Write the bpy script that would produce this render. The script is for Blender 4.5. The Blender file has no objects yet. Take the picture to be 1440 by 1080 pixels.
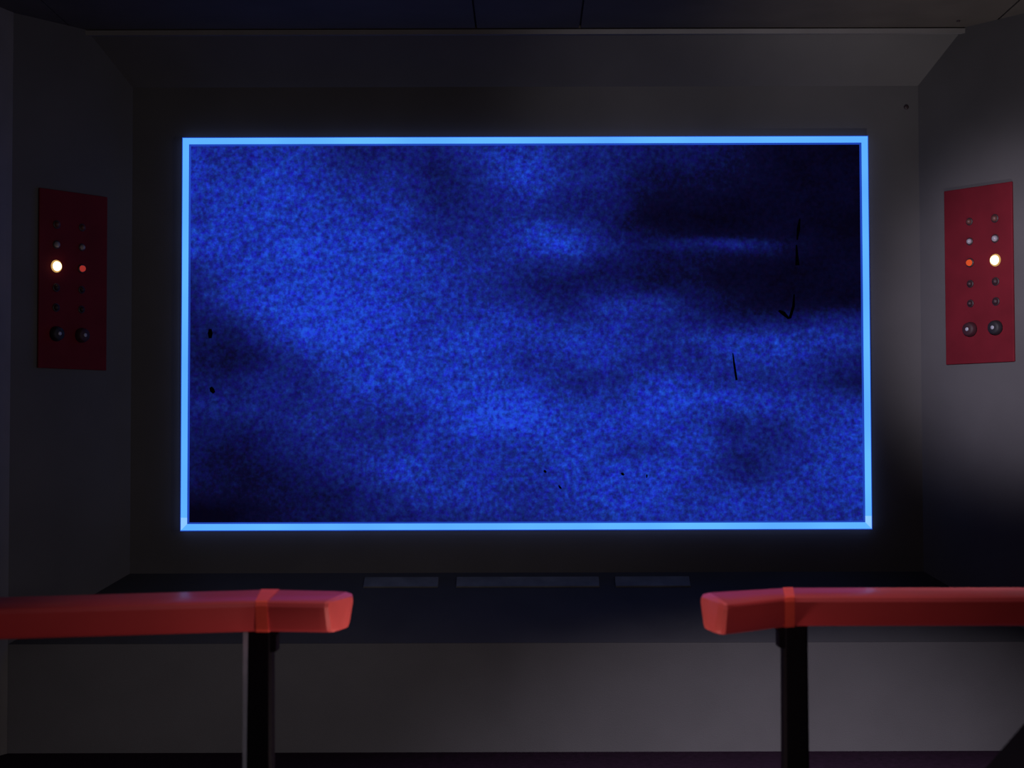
import bpy, bmesh, math, random
from mathutils import Vector, Matrix

scene = bpy.context.scene
col = scene.collection
R = math.radians

# ------------------------------------------------------------------ camera, world, lights, exposure
EYE = 1.22
F_PX = 2300.0
pitch, roll = math.atan(85 / F_PX), R(0.15)
fw = Vector((0, math.cos(pitch), math.sin(pitch)))
up0 = Vector((0, -math.sin(pitch), math.cos(pitch)))
r0 = Vector((1, 0, 0))
rt = r0 * math.cos(roll) - up0 * math.sin(roll)
up = r0 * math.sin(roll) + up0 * math.cos(roll)
cam_d = bpy.data.cameras.new('camera')
cam = bpy.data.objects.new('camera', cam_d)
col.objects.link(cam)
m = Matrix((rt, up, -fw)).transposed().to_4x4()
m.translation = (0, 0, EYE)
cam.matrix_world = m
cam_d.sensor_width = 36
cam_d.lens = 36 * F_PX / 1440
cam_d.shift_x = -20 / 1440
cam_d.clip_start = 0.05
cam_d.dof.use_dof = True
cam_d.dof.focus_distance = 6.8
cam_d.dof.aperture_fstop = 5.0
scene.camera = cam

w = bpy.data.worlds.new('world')
scene.world = w
w.use_nodes = True
bg = w.node_tree.nodes['Background']
bg.inputs[0].default_value = (0.86, 0.80, 1.0, 1)
bg.inputs[1].default_value = 0.035

scene.view_settings.view_transform = 'Standard'
scene.view_settings.look = 'None'
scene.view_settings.gamma = 1
scene.view_settings.exposure = 0
scene.view_settings.use_curve_mapping = False


def aim(o, target):
    d = Vector(target) - o.location
    o.rotation_euler = d.to_track_quat('-Z', 'Y').to_euler()


def spot(name, loc, target, power, angle, color, radius=0.1, blend=1.0):
    d = bpy.data.lights.new(name, 'SPOT')
    d.energy, d.spot_size, d.spot_blend, d.color, d.shadow_soft_size = power, R(angle), blend, color, radius
    o = bpy.data.objects.new(name, d)
    col.objects.link(o)
    o.location = loc
    aim(o, target)
    return o


# unseen spot added above and behind the viewer, thrown at the right-hand wall
spot('wall_fill', (-0.9, -0.6, 2.5), (2.10, 6.64, 1.76), 2250, 12.2, (1.0, 0.92, 1.10), 0.15)
# second added spot, to brighten the wall above the screen
spot('wall_fill', (0.3, -0.6, 2.3), (0.85, 6.95, 2.62), 300, 17, (1.0, 0.95, 1.08), 0.15)
# unseen spots added overhead between railings and screen to brighten the riser
spot('riser_fill', (1.30, 4.50, 2.88), (1.10, 4.98, 0.0), 950, 73, (1.0, 0.92, 1.08), 0.10)
spot('riser_fill', (-1.00, 4.50, 2.88), (-0.80, 5.10, 0.0), 80, 80, (1.0, 0.92, 1.0), 0.10)
# fill light added beyond the right-hand railing, for the left half of the set
spot('side_fill', (2.5, 3.95, 1.6), (-2.0, 6.6, 1.40), 28, 76, (1.0, 0.92, 0.95), 0.20)
# eye-height fill added right of the viewer, aimed at the left half
spot('front_fill', (1.35, 0.0, 1.25), (-1.85, 6.4, 1.50), 58, 48, (1.0, 0.92, 0.95), 0.10)
# uplight added out of view for the soffit and right-hand wall top
spot('soffit_fill', (1.42, 4.72, 0.15), (1.95, 6.35, 3.15), 105, 50, (1.0, 0.93, 0.96), 0.10)
# downlight over the railings
spot('down_lamp', (0.15, 3.48, 2.80), (0.15, 3.52, 0.9), 75, 75, (1.0, 0.90, 0.97), 0.08)
# unseen point lights added to brighten the rail faces and end caps
for loc_, e_ in (((0.58, 2.75, 0.60), 1.3), ((-0.06, 3.47, 0.48), 7.5)):
    d = bpy.data.lights.new('rail_fill', 'POINT')
    d.energy, d.color, d.shadow_soft_size = e_, (1.0, 0.78, 0.72), 0.05
    o = bpy.data.objects.new('rail_fill', d)
    col.objects.link(o)
    o.location = loc_


# ------------------------------------------------------------------ materials
def new_mat(name):
    mt = bpy.data.materials.new(name)
    mt.use_nodes = True
    return mt, mt.node_tree.nodes, mt.node_tree.links


def surface(name, c, rough=0.6, metal=0.0, var=0.12, scale=9.0, bump=0.0, bscale=160.0, coat=0.0):
    mt, n, l = new_mat(name)
    b = n['Principled BSDF']
    b.inputs['Roughness'].default_value = rough
    b.inputs['Metallic'].default_value = metal
    if coat:
        b.inputs['Coat Weight'].default_value = coat
        b.inputs['Coat Roughness'].default_value = 0.2
    tc = n.new('ShaderNodeTexCoord')
    nz = n.new('ShaderNodeTexNoise')
    nz.inputs['Scale'].default_value = scale
    nz.inputs['Detail'].default_value = 4
    l.new(tc.outputs['Object'], nz.inputs['Vector'])
    rp = n.new('ShaderNodeValToRGB')
    rp.color_ramp.elements[0].position = 0.3
    rp.color_ramp.elements[1].position = 0.7
    rp.color_ramp.elements[0].color = (*[x * (1 - var) for x in c], 1)
    rp.color_ramp.elements[1].color = (*[min(1, x * (1 + var)) for x in c], 1)
    l.new(nz.outputs[0], rp.inputs[0])
    l.new(rp.outputs[0], b.inputs['Base Color'])
    if bump:
        n2 = n.new('ShaderNodeTexNoise')
        n2.inputs['Scale'].default_value = bscale
        n2.inputs['Detail'].default_value = 3
        l.new(tc.outputs['Object'], n2.inputs['Vector'])
        bp = n.new('ShaderNodeBump')
        bp.inputs['Strength'].default_value = bump
        bp.inputs['Distance'].default_value = 0.004
        l.new(n2.outputs[0], bp.inputs['Height'])
        l.new(bp.outputs[0], b.inputs['Normal'])
    return mt


def dull(mt, lvl=0.05):
    mt.node_tree.nodes['Principled BSDF'].inputs['Specular IOR Level'].default_value = lvl
    return mt


def glow(name, c, strength=1.0, var=0.0, scale=2.0):
    mt, n, l = new_mat(name)
    n.remove(n['Principled BSDF'])
    e = n.new('ShaderNodeEmission')
    e.inputs[0].default_value = (*c, 1)
    e.inputs[1].default_value = strength
    if var:
        tc = n.new('ShaderNodeTexCoord')
        nz = n.new('ShaderNodeTexNoise')
        nz.inputs['Scale'].default_value = scale
        l.new(tc.outputs['Object'], nz.inputs['Vector'])
        mr = n.new('ShaderNodeMapRange')
        mr.inputs['From Min'].default_value = 0.3
        mr.inputs['From Max'].default_value = 0.7
        mr.inputs['To Min'].default_value = strength * (1 - var)
        mr.inputs['To Max'].default_value = strength * (1 + var)
        l.new(nz.outputs[0], mr.inputs[0])
        l.new(mr.outputs[0], e.inputs[1])
    l.new(e.outputs[0], n['Material Output'].inputs[0])
    return mt


M = {
    'wall': surface('grey_wall_paint', (0.075, 0.071, 0.075), 0.75, var=0.10, scale=3, bump=0.12),
    'riser': surface('grey_riser_paint', (0.095, 0.090, 0.097), 0.75, var=0.06, scale=5, bump=0.15, bscale=220),
    'soffit': surface('soffit_paint', (0.075, 0.070, 0.070), 0.7, var=0.08, scale=4, bump=0.1),
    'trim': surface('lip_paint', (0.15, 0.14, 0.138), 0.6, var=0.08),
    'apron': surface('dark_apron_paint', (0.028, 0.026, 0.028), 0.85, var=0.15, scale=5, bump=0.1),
    'strip': surface('apron_strip_paint', (0.100, 0.102, 0.105), 0.6, var=0.25, scale=14),
    'ceiling': surface('ceiling_paint', (0.070, 0.058, 0.048), 0.85, var=0.15, scale=4, bump=0.2),
    'ceiling_back': surface('ceiling_void', (0.01, 0.01, 0.012), 0.9),
    'floor': dull(surface('dark_carpet', (0.008, 0.003, 0.008), 0.95, var=0.3, scale=40, bump=0.6, bscale=260)),
    'red': surface('red_rail_paint', (0.44, 0.030, 0.032), 0.6, var=0.08, scale=6, bump=0.03, bscale=90, coat=0.30),
    'band': surface('red_joint_tape', (0.78, 0.066, 0.040), 0.55, var=0.08, scale=20),
    'redlit': surface('red_rail_lit_cap', (0.68, 0.088, 0.080), 0.36, var=0.06, scale=12),  # rail red lightened: the light falling on the end caps is in the colour
    'panel': dull(surface('red_panel_paint', (0.118, 0.0070, 0.014), 0.75, var=0.14, scale=8, bump=0.08), 0.15),
    'post': dull(surface('black_post_paint', (0.0045, 0.0030, 0.0055), 0.7, var=0.2, scale=12)),
    'steel': surface('grey_steel', (0.34, 0.34, 0.40), 0.5, metal=0.1, var=0.2, scale=20),
    'knob': surface('black_knob_plastic', (0.008, 0.006, 0.010), 0.65, var=0.2, scale=30),
    'knobred': surface('dark_red_knob_plastic', (0.030, 0.004, 0.009), 0.65, var=0.2, scale=30),
    'socket': surface('dark_socket', (0.025, 0.012, 0.016), 0.5, var=0.2, scale=30),
    'lens': surface('clear_grey_lens', (0.26, 0.24, 0.28), 0.4, var=0.1, scale=40),
    'lensdim': surface('dull_amber_lens', (0.09, 0.032, 0.026), 0.5, var=0.1, scale=40),
    'lensdark': surface('dark_lens', (0.022, 0.006, 0.010), 0.6, var=0.1, scale=40),
    'console': dull(surface('black_console_shell', (0.0025, 0.0016, 0.003), 0.8, var=0.3, scale=10)),
    'housing': surface('screen_housing', (0.02, 0.02, 0.03), 0.6, var=0.2, scale=10),
    'mark': dull(surface('black_scratch', (0.001, 0.001, 0.003), 0.9, var=0.2, scale=60)),
    'tube': glow('blue_light_tube', (0.103, 0.405, 1.0), 1.12, 0.12, 2.2),
    'tubeend': glow('bright_tube_end', (0.25, 0.55, 1.0), 1.05, 0.06, 20),
    'tubeside': glow('deep_blue_tube_side', (0.018, 0.075, 0.62), 0.75, 0.15, 3),
    'tubeouter': glow('pale_blue_tube_flank', (0.20, 0.30, 0.75), 1.0, 0.1, 3),
    'bulb': glow('warm_white_bulb', (1.0, 0.72, 0.42), 3.2),
    'bulbhalo': glow('amber_bulb_halo', (0.72, 0.40, 0.13), 0.8),  # halo of the lit bulb, drawn as a glowing ring
    'orange': glow('orange_bulb', (0.62, 0.075, 0.02), 1.0),
    'redbulb': glow('dim_red_bulb', (0.30, 0.025, 0.02), 1.0),
}


# ------------------------------------------------------------------ helpers
def mesh_obj(name, verts, faces, mat, parent=None, smooth=False):
    me = bpy.data.meshes.new(name)
    me.from_pydata([tuple(v) for v in verts], [], faces)
    bm = bmesh.new()
    bm.from_mesh(me)
    bmesh.ops.recalc_face_normals(bm, faces=bm.faces)
    bm.to_mesh(me)
    bm.free()
    for mt in (mat if isinstance(mat, (list, tuple)) else [mat]):
        me.materials.append(mt)
    if smooth:
        for p in me.polygons:
            p.use_smooth = True
    if smooth == 'angle':
        me.set_sharp_from_angle(angle=R(42))
    o = bpy.data.objects.new(name, me)
    col.objects.link(o)
    o.parent = parent
    return o


def bevel(o, width, seg=2):
    md = o.modifiers.new('bevel', 'BEVEL')
    md.width, md.segments, md.limit_method, md.angle_limit = width, seg, 'ANGLE', R(30)
    return o


def box(name, lo, hi, mat, parent=None, bev=0.0):
    (x0, y0, z0), (x1, y1, z1) = lo, hi
    v = [(x0, y0, z0), (x1, y0, z0), (x1, y1, z0), (x0, y1, z0), (x0, y0, z1), (x1, y0, z1), (x1, y1, z1), (x0, y1, z1)]
    f = [(0, 3, 2, 1), (4, 5, 6, 7), (0, 1, 5, 4), (1, 2, 6, 5), (2, 3, 7, 6), (3, 0, 4, 7)]
    o = mesh_obj(name, v, f, mat, parent)
    if bev:
        bevel(o, bev)
    return o


def rings_obj(name, rings, mat, parent=None, smooth=False):
    """closed rings of equal length swept into a solid with two caps"""
    k = len(rings[0])
    v = [p for r_ in rings for p in r_]
    f = []
    for i in range(len(rings) - 1):
        for j in range(k):
            a, b = i * k + j, i * k + (j + 1) % k
            f.append((a, b, b + k, a + k))
    f.append(tuple(range(k)))
    f.append(tuple(range((len(rings) - 1) * k, len(rings) * k)))
    return mesh_obj(name, v, f, mat, parent, smooth)


def lathe(name, prof, mat, parent, centre, seg=24):
    """profile (radius, height); the axis runs along local -y (out of a wall)"""
    cx, cy, cz = centre
    rings = [[(cx + r_ * math.cos(2 * math.pi * j / seg), cy - h, cz + r_ * math.sin(2 * math.pi * j / seg)) for j in range(seg)]
             for r_, h in prof]
    return rings_obj(name, rings, mat, parent, True)


def empty(name, loc, rz=0.0):
    o = bpy.data.objects.new(name, None)
    o.empty_display_size = 0.1
    col.objects.link(o)
    o.location = loc
    o.rotation_euler = (0, 0, rz)
    return o


def tag(o, label, cat, group=None):
    o['label'] = label
    o['category'] = cat
    if group:
        o['group'] = group
    return o


def struct(o, label, cat):
    o['kind'] = 'structure'
    return tag(o, label, cat)


# ------------------------------------------------------------------ the setting
D = 7.0                 # distance of the back wall
CX = 1.6925             # half width of the back wall
K = 0.81                # how far the side walls splay per metre
ZC = 2.966              # ceiling height


def half(y):
    return CX + K * (D - y)


struct(box('floor', (-3.6, -0.6, -0.06), (3.6, 7.1, 0.0), M['floor']), 'dark carpeted floor in front of the grey riser', 'floor')
struct(box('wall_back', (-CX - 0.02, D, 0.0), (CX + 0.02, D + 0.08, ZC + 0.1), M['wall']),
       'dark grey back wall carrying the glowing blue screen', 'wall')
wb = bpy.data.objects['wall_back']
lathe('screw_head', [(0.0105, 0.0), (0.0105, 0.003), (0.006, 0.005)], M['socket'], wb, (1.641, D, 2.668), 10)


def side_wall(name, sx, label):
    pl = [(CX, D), (half(6.54), 6.54), (2.90, 3.9), (3.30, -0.4)]
    t = 0.08
    outer = [(CX + t, D + t * 1.2), (half(6.54) + t, 6.58), (2.98, 3.92), (3.38, -0.4)]
    ring = pl + outer[::-1]
    rings = [[(sx * x, y, z) for x, y in ring] for z in (0.0, ZC)]
    return struct(rings_obj(name, rings, M['wall']), label, 'wall')


side_wall('wall_left', -1, 'dim grey angled wall bearing the darker red panel')
side_wall('wall_right', 1, 'lit grey angled wall bearing the brighter red panel')


for k_, sx in ((2, -1), (3, 1)):  # pale strips added in place of brighter light on the wall edge
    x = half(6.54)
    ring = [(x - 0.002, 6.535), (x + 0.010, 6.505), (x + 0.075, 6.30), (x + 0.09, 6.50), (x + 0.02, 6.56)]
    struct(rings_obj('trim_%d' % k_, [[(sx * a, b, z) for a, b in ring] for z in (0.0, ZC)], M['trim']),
           'added pale strip standing in for the lit wall edge at the %s end of the riser' % ('left' if sx < 0 else 'right'), 'trim')


def prism(name, sec, mat, parent=None):
    """cross-section in (y, z), cut to the splayed side walls"""
    rings = [[(s * half(y), y, z) for y, z in sec] for s in (-1, 1)]
    return rings_obj(name, rings, mat, parent)


YS = 6.818
struct(prism('wall_soffit', [(D, 2.761), (YS, ZC - 0.004), (D, ZC)], M['soffit']),
       'slanted grey soffit band above the screen', 'soffit')
struct(prism('trim_1', [(YS - 0.002, ZC - 0.004), (YS - 0.010, ZC - 0.004), (YS - 0.008, ZC - 0.024), (YS + 0.012, ZC - 0.024)], M['trim']),
       'thin pale lip along the top of the soffit', 'trim')

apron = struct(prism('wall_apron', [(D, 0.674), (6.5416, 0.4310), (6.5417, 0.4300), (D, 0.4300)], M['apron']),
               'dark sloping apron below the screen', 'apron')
riser = struct(rings_obj('wall_riser', [[(s * (half(6.54) + 0.0), 6.5415, 0.0), (s * half(6.54), 6.5415, 0.4300),
                                         (s * (half(6.60) - 0.002), 6.60, 0.4300), (s * (half(6.60) - 0.002), 6.60, 0.0)] for s in (-1, 1)], M['riser']),
               'plain grey riser along the foot of the set', 'riser')
# three shallow strips let into the apron, near its upper edge
ang = math.atan2(0.674 - 0.430, D - 6.54)
sl = math.hypot(0.674 - 0.430, D - 6.54)
dn = Vector((0, -math.cos(ang), -math.sin(ang)))
nn = Vector((0, -math.sin(ang), math.cos(ang)))
for x0, x1 in ((-0.688, -0.373), (-0.298, 0.306), (0.372, 0.689)):
    vs = []
    for lift, ins in ((0.0, 0.0), (0.006, 0.002)):
        for x, t in ((x0 + ins, 0.040 + ins), (x1 - ins, 0.040 + ins), (x1 - ins, 0.116 - ins), (x0 + ins, 0.116 - ins)):
            vs.append(Vector((x, D, 0.674)) + dn * t + nn * lift)
    st = rings_obj('apron_strip', [vs[:4], vs[4:]], M['strip'], apron)

# ceiling: dark panels with open joints
ceil = struct(box('ceiling', (-3.4, -0.5, ZC + 0.014), (3.4, D + 0.05, ZC + 0.07), M['ceiling_back']), 'dark ceiling of wide panels', 'ceiling')
xs = [-3.35, -1.9, -0.2065, 0.229, 1.95, 3.35]
for i in range(len(xs) - 1):
    box('ceiling_panel', (xs[i] + 0.004, -0.45, ZC), (xs[i + 1] - 0.004, YS - 0.012, ZC + 0.014), M['ceiling'], ceil)
box('ceiling_panel', (-1.95, YS - 0.004, ZC + 0.001), (1.95, D + 0.04, ZC + 0.014), M['ceiling'], ceil)
cp = lathe('screw_head', [(0.008, 0.0), (0.008, 0.003), (0.005, 0.005)], M['socket'], ceil, (0, 0, 0), 8)
cp.rotation_euler = (R(90), 0, 0)
cp.location = (1.79, 6.70, ZC)


# ------------------------------------------------------------------ the viewscreen
SX0, SX1, SZ0, SZ1 = -1.472, 1.469, 0.855, 2.539      # outside of the light frame
SC = Vector(((SX0 + SX1) / 2, D - 0.002, SZ0))
vs_root = tag(empty('viewscreen', SC), 'wide wall screen showing a mottled deep blue cloud, framed by glowing blue tubes', 'screen')
HW, HH = (SX1 - SX0) / 2, SZ1 - SZ0
TW = 0.037
box('housing', (-HW + 0.004, -0.020, 0.004), (HW - 0.004, 0.0, HH - 0.004), M['housing'], vs_root)

# picture on the screen: brightness read off at rows and columns, smoothly interpolated
rows_y = [0, 75, 150, 185, 225, 262, 300, 345, 380, 420, 460, 510, 550, 600, 650, 700, 750, 812]
rows = [
    [6, 6, 6, 6, 3.5, 4, 4, 6, 6, 5, 4, 3, 3, 2, .6, .4, 0],
    [7, 6, 7, 6, 5.2, 5, 3.4, 5, 7, 5, 4, 2, 1.6, 1.4, .6, .5, .4],
    [6, 7, 7, 7, 6, 6, 4.2, 4.4, 5, 4, 3, .8, .5, .5, .4, .4, 0],
    [6.5, 7, 7, 7, 7, 6, 4.6, 5, 6.6, 6, 3.6, 1.4, .6, .5, .5, .4, 0],
    [7, 7, 7, 7.6, 7, 7, 6, 5.2, 6, 6.8, 4, 2, 1.8, 1.8, 1.4, .5, 0],
    [4.8, 6.5, 7, 7.6, 7, 7, 6, 5.5, 4.8, 4.4, 3, 2, 1.5, 1, .6, .5, .5],
    [3.8, 6, 7, 7.6, 7, 7, 6, 5, 4, 3.3, 3.2, 2.2, 1.6, .7, .5, .5, .5],
    [3.4, 6, 7.6, 7.6, 7.6, 7, 6, 6, 5, 4, 5.6, 5, 3, 1.4, .8, .8, 1.2],
    [3, 4.2, 7, 7.6, 7.6, 7, 6, 6.6, 6.6, 5, 5.6, 5, 4, 3, 3, 4, 4],
    [2.5, 2.7, 5.4, 7.6, 7.4, 7, 7, 7, 6, 6.4, 6, 5.2, 5.6, 6.6, 6, 6, 5],
    [2.4, 2.2, 3.8, 6, 7, 7, 7, 7, 5.4, 5.8, 5.8, 4.8, 4.8, 6, 6, 5, 3.6],
    [3.2, 3.2, 4.2, 4.8, 7, 7, 7, 7, 6, 5.1, 5.2, 6.6, 6, 5.5, 5, 4.4, 2.6],
    [4, 4, 4.2, 5, 6, 6, 7, 7.8, 7.6, 6.2, 6, 7, 7, 7, 6, 5.5, 5],
    [3.2, 3.2, 4.2, 5, 5, 5.2, 6.5, 8, 8, 7, 7, 7, 6, 4.6, 5, 6, 7],
    [2.3, 2.0, 3.0, 4.2, 5, 5.6, 6.2, 6, 6.2, 6.8, 5.8, 5.6, 6.6, 4.4, 4.4, 6, 7],
    [2.0, 1.7, 2.0, 3.4, 5, 6.8, 6, 6, 6, 6.8, 7, 7, 6.4, 4, 5, 6.5, 7],
    [1.0, 1.4, 2.0, 2.4, 3.2, 5, 6, 6, 5.4, 6, 7, 7, 6, 6, 6, 6, 7],
    [.2, .4, 1.4, 2, 2.8, 3.4, 4.2, 5, 5, 6, 6, 6, 6, 6, 6, 6, 6],
]


def cub(a, b, c, d_, t):
    return b + 0.5 * t * (c - a + t * (2 * a - 5 * b + 4 * c - d_ + t * (3 * (b - c) + d_ - a)))


def sample(u, v):           # u 0..1440, v 0..812 (downwards)
    gx = max(0, min(15.999, u / 90))
    i = int(gx)
    tx = gx - i
    j = 0
    while j < len(rows_y) - 2 and v > rows_y[j + 1]:
        j += 1
    ty = (v - rows_y[j]) / (rows_y[j + 1] - rows_y[j])
    ty = max(0, min(1, ty))
    ct = lambda q, n_: max(0, min(n_ - 1, q))
    col4 = []
    for jj in (j - 1, j, j + 1, j + 2):
        r_ = rows[ct(jj, len(rows))]
        col4.append(cub(r_[ct(i - 1, 17)], r_[i], r_[ct(i + 1, 17)], r_[ct(i + 2, 17)], tx))
    val = cub(*col4, ty) / 9

    def blob(cx, cy, rx, ry, a, rot=0.0):
        dx, dy = u - cx, v - cy
        c, s = math.cos(R(rot)), math.sin(R(rot))
        return a * math.exp(-((dx * c + dy * s) / rx) ** 2 - ((-dx * s + dy * c) / ry) ** 2)
    val += blob(1165, 217, 95, 13, 0.30, 3) + blob(1010, 220, 90, 12, 0.10)
    val -= blob(1165, 197, 100, 9, 0.03, 3) + blob(1400, 515, 60, 12, 0.08, -4) + blob(985, 657, 60, 10, 0.06, 6)
    val -= blob(850, 508, 70, 12, 0.05, -12) + blob(1180, 690, 55, 32, 0.03) + blob(850, 280, 100, 22, 0.02, 5)
    val -= blob(30, 800, 80, 35, 0.10)
    return max(0.0, min(1.1, val))


NX, NY = 192, 108
IW, IH = HW - TW * 0.75, HH - TW * 1.5
verts, faces, vals = [], [], []
for j in range(NY + 1):
    for i in range(NX + 1):
        fx, fy = i / NX, j / NY
        verts.append((-IW + 2 * IW * fx, -0.024, TW * 0.75 + IH * (1 - fy)))
        vals.append(sample(fx * 1440, fy * 812))
for j in range(NY):
    for i in range(NX):
        a = j * (NX + 1) + i
        faces.append((a, a + NX + 1, a + NX + 2, a + 1))
sm, n, l = new_mat('nebula_picture')
n.remove(n['Principled BSDF'])
at = n.new('ShaderNodeAttribute')
at.attribute_name = 'picture'
tc = n.new('ShaderNodeTexCoord')


def noise(scale, detail, sx=1.0, sz=1.0):
    mp = n.new('ShaderNodeMapping')
    mp.inputs['Scale'].default_value = (sx, 1, sz)
    l.new(tc.outputs['Object'], mp.inputs[0])
    z = n.new('ShaderNodeTexNoise')
    z.inputs['Scale'].default_value = scale
    z.inputs['Detail'].default_value = detail
    l.new(mp.outputs[0], z.inputs['Vector'])
    return z.outputs[0]


def math_node(op, a, b):
    q = n.new('ShaderNodeMath')
    q.operation = op
    for k_, s_ in enumerate((a, b)):
        if isinstance(s_, (int, float)):
            q.inputs[k_].default_value = s_
        else:
            l.new(s_, q.inputs[k_])
    return q.outputs[0]


cloud = math_node('SUBTRACT', noise(5.5, 6, 0.7, 1.3), 0.5)
grain = math_node('SUBTRACT', noise(64, 2.0), 0.5)
clump = math_node('SUBTRACT', noise(26, 3.0), 0.5)
v = at.outputs['Fac']
v = math_node('ADD', v, math_node('MULTIPLY', cloud, 0.22))
amp = math_node('ADD', math_node('MULTIPLY', at.outputs['Fac'], 0.92), 0.10)
v = math_node('ADD', v, math_node('MULTIPLY', math_node('ADD', grain, math_node('MULTIPLY', clump, 0.45)), amp))
rp = n.new('ShaderNodeValToRGB')
cr = rp.color_ramp
stops = [(0.0, (0.0016, 0.0011, 0.007)), (0.16, (0.0028, 0.0028, 0.024)), (0.38, (0.0050, 0.0080, 0.100)), (0.60, (0.0080, 0.0172, 0.212)),
         (0.80, (0.0105, 0.033, 0.42)), (1.0, (0.015, 0.062, 0.70))]
cr.elements[0].position, cr.elements[0].color = stops[0][0], (*stops[0][1], 1)
cr.elements[1].position, cr.elements[1].color = stops[-1][0], (*stops[-1][1], 1)
for p_, c_ in stops[1:-1]:
    e_ = cr.elements.new(p_)
    e_.color = (*c_, 1)
l.new(v, rp.inputs[0])
# slight drift of hue between neighbouring specks
hue = n.new('ShaderNodeHueSaturation')
l.new(math_node('ADD', 0.5, math_node('MULTIPLY', math_node('SUBTRACT', noise(60, 1.0, 1.0, 0.9), 0.5), 0.03)), hue.inputs['Hue'])
l.new(rp.outputs[0], hue.inputs['Color'])
em = n.new('ShaderNodeEmission')
l.new(hue.outputs[0], em.inputs[0])
l.new(em.outputs[0], n['Material Output'].inputs[0])
scr = mesh_obj('screen', verts, faces, sm, vs_root)
ca = scr.data.attributes.new('picture', 'FLOAT', 'POINT')
ca.data.foreach_set('value', vals)


def tube(axis, side, a0=None, a1=None, mat='tube', name='light_tube'):
    """light tube along one side of the frame, mitred at the corners; flat bright front, deep blue flanks"""
    hw = TW / 2
    sec = [(-hw, 0.0), (-hw, 0.026), (-hw + 0.006, 0.038), (hw - 0.004, 0.038), (hw, 0.032), (hw, 0.0)]
    rings = []
    for e in (-1, 1):
        ring = []
        for q, h_ in sec:                      # q grows outwards
            inset = hw - q
            if axis == 'x':
                ring.append((e * (HW - inset), -h_, (HH / 2) + side * (HH / 2 - inset)))
            else:
                z_ = HH / 2 + e * (HH / 2 - inset)
                if e < 0 and a0 is not None:
                    z_ = a0
                if e > 0 and a1 is not None:
                    z_ = a1
                ring.append((side * (HW - inset), -h_, z_))
        rings.append(ring)
    o_ = rings_obj(name, rings, [M[mat], M['tubeside'], M['tubeouter']], vs_root)
    for p in o_.data.polygons:
        if p.normal.y > -0.9:
            out = p.normal.z * side if axis == 'x' else p.normal.x * side
            p.material_index = 2 if out > 0.9 else 1
    return o_


tube('x', 1)
tube('x', -1)
for side in (-1, 1):
    tube('z', side, a0=0.058)
    tube('z', side, a1=0.058, mat='tubeend', name='tube_end')

PX = 2 * HW / 970.0


def spx(px, py):            # a point of the picture, in the screen's own plane
    return Vector(((px - 740.5) * PX, -0.0255, HH / 2 - (py - 468.3) * PX))


def stroke(pts, wd, name='scratch'):
    """a thin black mark on the screen, as a raised ribbon"""
    P = [spx(*p) for p in pts]
    rings = []
    for i, p in enumerate(P):
        d_ = (P[min(i + 1, len(P) - 1)] - P[max(i - 1, 0)]).normalized()
        s_ = Vector((d_.z, 0, -d_.x)) * (wd[i] * PX / 2)
        lift = Vector((0, -0.0015, 0))
        rings.append([p - s_, p + s_, p + s_ * 0.7 + lift, p - s_ * 0.7 + lift])
    return rings_obj(name, rings, M['mark'], vs_root)


stroke([(1128, 308), (1126, 322), (1124, 338)], [2, 5, 2])
stroke([(1123, 345), (1123.5, 360), (1124, 374)], [2, 4, 6])
stroke([(1119, 415), (1118, 432), (1113, 448), (1109, 449)], [2, 4, 4, 3])
stroke([(1097, 438), (1104, 442), (1111, 449)], [3, 6, 3])
stroke([(1032, 498), (1034, 515), (1037, 536)], [1.5, 3, 3])
stroke([(296, 462), (296, 468), (296, 475)], [4, 7, 4])
stroke([(297, 544), (299, 548), (302, 552)], [4, 7, 4])
stroke([(765.5, 662), (767, 663.5), (769, 665)], [2, 4, 2])
stroke([(874, 666), (876, 667.5), (878, 669)], [2, 4, 2])
stroke([(910, 668), (910, 670), (910, 673)], [1, 2.5, 1])
stroke([(786, 683), (788, 686), (790, 688)], [1.5, 3, 1.5])


# ------------------------------------------------------------------ red panels on the angled walls
ROWS = [0.592, 0.509, 0.420, 0.332, 0.250, 0.142]


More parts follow.
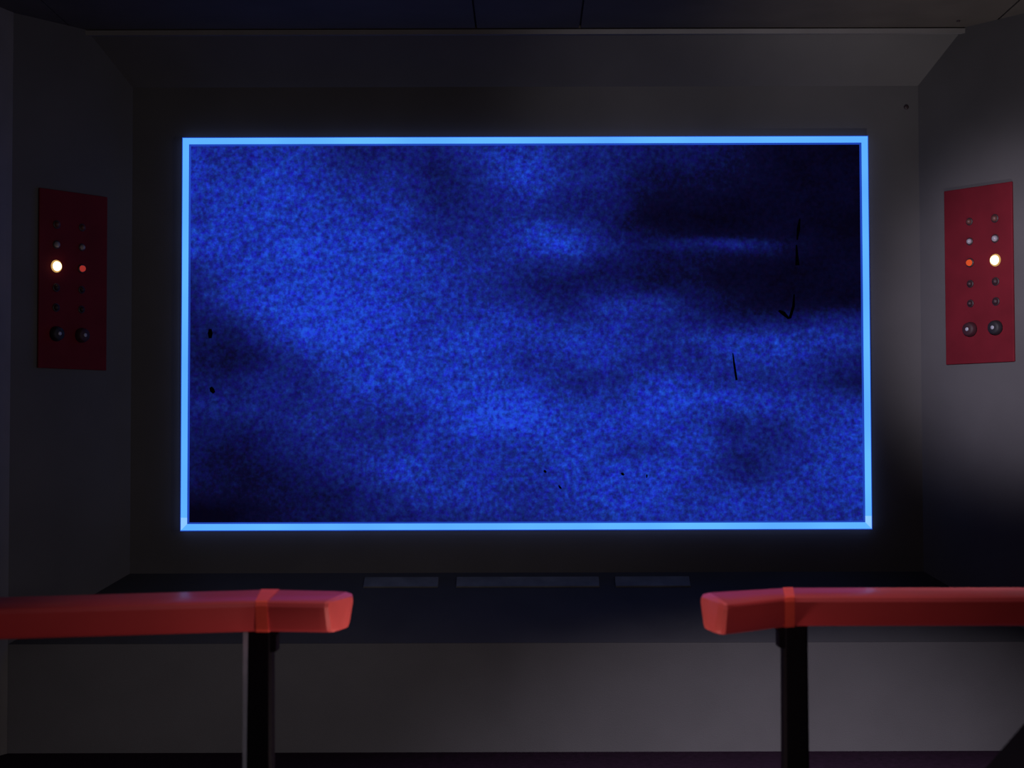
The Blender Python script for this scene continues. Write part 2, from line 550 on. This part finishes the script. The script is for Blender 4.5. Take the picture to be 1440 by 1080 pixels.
def indicator_panel(sx, z0, label, small):
    s = 0.303
    ul = math.hypot(K, 1)
    x, y = CX + K / ul * s, D - s / ul
    root = empty('indicator_panel', (sx * x, y, z0), -sx * math.atan2(1, K))
    tag(root, label, 'control panel')
    pw = 0.334
    box('plate', (-pw / 2, -0.012, 0), (pw / 2, 0.0, 0.735), M['panel'], root, 0.003)
    for cs, outer in ((0.264, False), (0.388, True)):
        lx = sx * (cs - s)
        for i, zr in enumerate(ROWS):
            c = (lx, -0.012, zr)
            if i == 5:
                k = lathe('knob', [(0.031, 0), (0.031, 0.006), (0.027, 0.022), (0.022, 0.026), (0.010, 0.0262)],
                          M['knob'] if outer else M['knobred'], root, c, 28)
                lathe('knob_hub', [(0.008, 0.026), (0.008, 0.029), (0.005, 0.030)], M['steel'], k, c, 12)
                continue
            if i == 2:
                r_ = 0.020 if outer else 0.0135
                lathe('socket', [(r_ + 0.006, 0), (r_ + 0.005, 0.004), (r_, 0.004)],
                      M['bulbhalo'] if outer else M['socket'], root, c)  # the outer bulb's ring glows in place of a halo
                b = lathe('lit_bulb', [(r_, 0.0), (r_, 0.004), (r_ * 0.9, 0.011), (r_ * 0.6, 0.017), (r_ * 0.2, 0.019)],
                          M['bulb'] if outer else M['orange' if sx > 0 else 'redbulb'], root, c)
                b['label'] = 'glowing warm white bulb' if outer else ('glowing orange bulb' if sx > 0 else 'faint red bulb')
                continue
            r_ = 0.013 if outer else 0.0115
            mat = (M['lensdim'], M['lens'], None, M['lensdark'], M['lensdark'])[i]
            lathe('socket', [(r_ + 0.005, 0), (r_ + 0.004, 0.003), (r_, 0.003)], M['socket'], root, c)
            lathe('bulb', [(r_, 0.0), (r_, 0.004), (r_ * 0.9, 0.009), (r_ * 0.6, 0.014), (r_ * 0.2, 0.016)], mat, root, c)
    return root


indicator_panel(-1, 1.536, 'darker red wall panel with a faint red bulb beside its white bulb', True)
indicator_panel(1, 1.551, 'brighter red wall panel with an orange bulb beside its white bulb', False)


# ------------------------------------------------------------------ railings
ZT, TH, TAPER = 0.900, 0.066, 0.034


def section(F, B, grow=0.0, zt=ZT):
    F, B = Vector((*F, 0)), Vector((*B, 0))
    wd = (B - F).length
    u = (B - F) / wd
    g, th = grow, TH + grow * 2
    prof = [(0.012 - g, 0), (0.004 - g, -0.003), (-g, -0.011), (TAPER - 0.008 - g, -th + 0.008), (TAPER - g, -th + 0.002), (TAPER + 0.012, -th),
            (wd - TAPER - 0.012, -th), (wd - TAPER + g, -th + 0.002), (wd - TAPER + 0.008 + g, -th + 0.008), (wd + g, -0.011), (wd - 0.004 + g, -0.003), (wd - 0.012 + g, 0)]
    return [F + u * a + Vector((0, 0, zt + g + b)) for a, b in prof]


def lerp(a, b, t):
    return (a[0] + (b[0] - a[0]) * t, a[1] + (b[1] - a[1]) * t)


def railing(st, band, post_xy, far_xy, label, flip):
    root = empty('railing', (post_xy[0], post_xy[1], 0))
    tag(root, label, 'railing')
    off = Vector((post_xy[0], post_xy[1], 0))

    def put(name, rings, mat, smooth=False):
        return rings_obj(name, [[p - off for p in r_] for r_ in rings], mat, root, smooth)
    secs = [section(F, B) for F, B in st]
    nose = secs[0]
    c0 = sum(nose, Vector()) / len(nose)
    put('end_cap', [[c0 + (p - c0) * 0.955 for p in nose]] + secs[1:3], M['redlit'], 'angle')
    put('handrail', secs[2:], M['red'], 'angle')
    (a, b) = band
    j = put('joint_band', [section(*a, 0.0016), section(*b, 0.0016)], M['band'])
    j['label'] = 'matte orange-red band over the bend'
    zb = ZT - TH

    def post(x, y):
        rings = []
        for z, hw in ((0.0, 0.029), (zb - 0.06, 0.0262), (zb, 0.026)):
            ch = 0.006
            ring = [(-hw + ch, -hw), (hw - ch, -hw), (hw, -hw + ch), (hw, hw - ch), (hw - ch, hw), (-hw + ch, hw), (-hw, hw - ch), (-hw, -hw + ch)]
            rings.append([Vector((x + p, y + q, z)) for p, q in ring])
        p_ = put('post', rings, M['post'])
        rings = []
        for z, hw in ((0.0, 0.07), (0.012, 0.07), (0.018, 0.064)):
            rings.append([Vector((x + hw * math.cos(t * math.pi / 8), y + hw * math.sin(t * math.pi / 8), z)) for t in range(16)])
        put('base_plate', rings, M['post'])
        # stepped bracket under the rail, on the side of the free end
        s = flip
        pr = [(0.0, zb), (0.052, zb), (0.036, zb - 0.016), (0.036, zb - 0.050), (0.0, zb - 0.056)]
        put('bracket', [[Vector((x + s * q, y + yy, z)) for q, z in pr] for yy in (-0.024, 0.024)], M['post'])
        return p_
    post(*post_xy)
    post(*far_xy)
    return root, put


right_st = [((0.387, 3.312), (0.366, 3.465)), ((0.3945, 3.290), (0.375, 3.512)), ((0.4015, 3.2865), (0.394, 3.548)), ((0.420, 3.303), (0.430, 3.572)),
            ((0.535, 3.420), (0.568, 3.652)), ((0.556, 3.434), (0.590, 3.660)), ((0.580, 3.436), (0.612, 3.660)), ((1.95, 3.420), (1.97, 3.645))]
railing(right_st, (((0.5375, 3.4215), (0.5695, 3.6525)), ((0.5600, 3.4345), (0.5935, 3.660))), (0.576, 3.545), (1.80, 3.535),
        'red railing with a plain black post, below the brighter red wall panel', -1)
left_st = [((-0.398, 3.375), (-0.369, 3.500)), ((-0.4055, 3.350), (-0.376, 3.548)), ((-0.4125, 3.3455), (-0.393, 3.590)), ((-0.428, 3.345), (-0.420, 3.608)),
           ((-0.528, 3.362), (-0.545, 3.640)), ((-0.552, 3.364), (-0.583, 3.646)), ((-0.590, 3.354), (-0.632, 3.630)), ((-1.80, 3.04), (-1.88, 3.255))]
rr, put = railing(left_st, (((-0.531, 3.362), (-0.548, 3.641)), ((-0.556, 3.3635), (-0.589, 3.6455))), (-0.566, 3.500), (-1.62, 3.20),
                  'red railing with a grey strip down its post, below the darker red wall panel', 1)
es = put('edge_strip', [[Vector((-0.5965 + a * k_, 3.478 + b, z)) for a, b in ((-0.004, 0), (0.008, 0), (0.008, 0.03), (-0.004, 0.03))]
                        for z, k_ in ((0.30, 1.0), (0.833, 1.0))], M['steel'])  # separate pale strip added for the lighter left edge of the post
es['label'] = 'narrow pale grey strip added along the post edge'

# ------------------------------------------------------------------ dark console at the side, in front of the railing
cr_ = empty('console', (1.25, 2.72, 0))
tag(cr_, 'black slant-sided console standing in front of the red railing', 'console')
prof = [(-0.50, 0.0), (0.55, 0.0), (0.55, 0.95), (-0.162, 0.95), (-0.490, 0.584), (-0.50, 0.55)]
bevel(rings_obj('body', [[(x, y, z) for x, z in prof] for y in (-0.22, 0.22)], M['console'], cr_), 0.012)
box('kick_plate', (-0.49, -0.235, 0.0), (0.53, -0.2201, 0.09), M['post'], cr_, 0.003)
box('top_panel', (-0.10, -0.19, 0.95), (0.50, 0.19, 0.962), M['post'], cr_, 0.004)
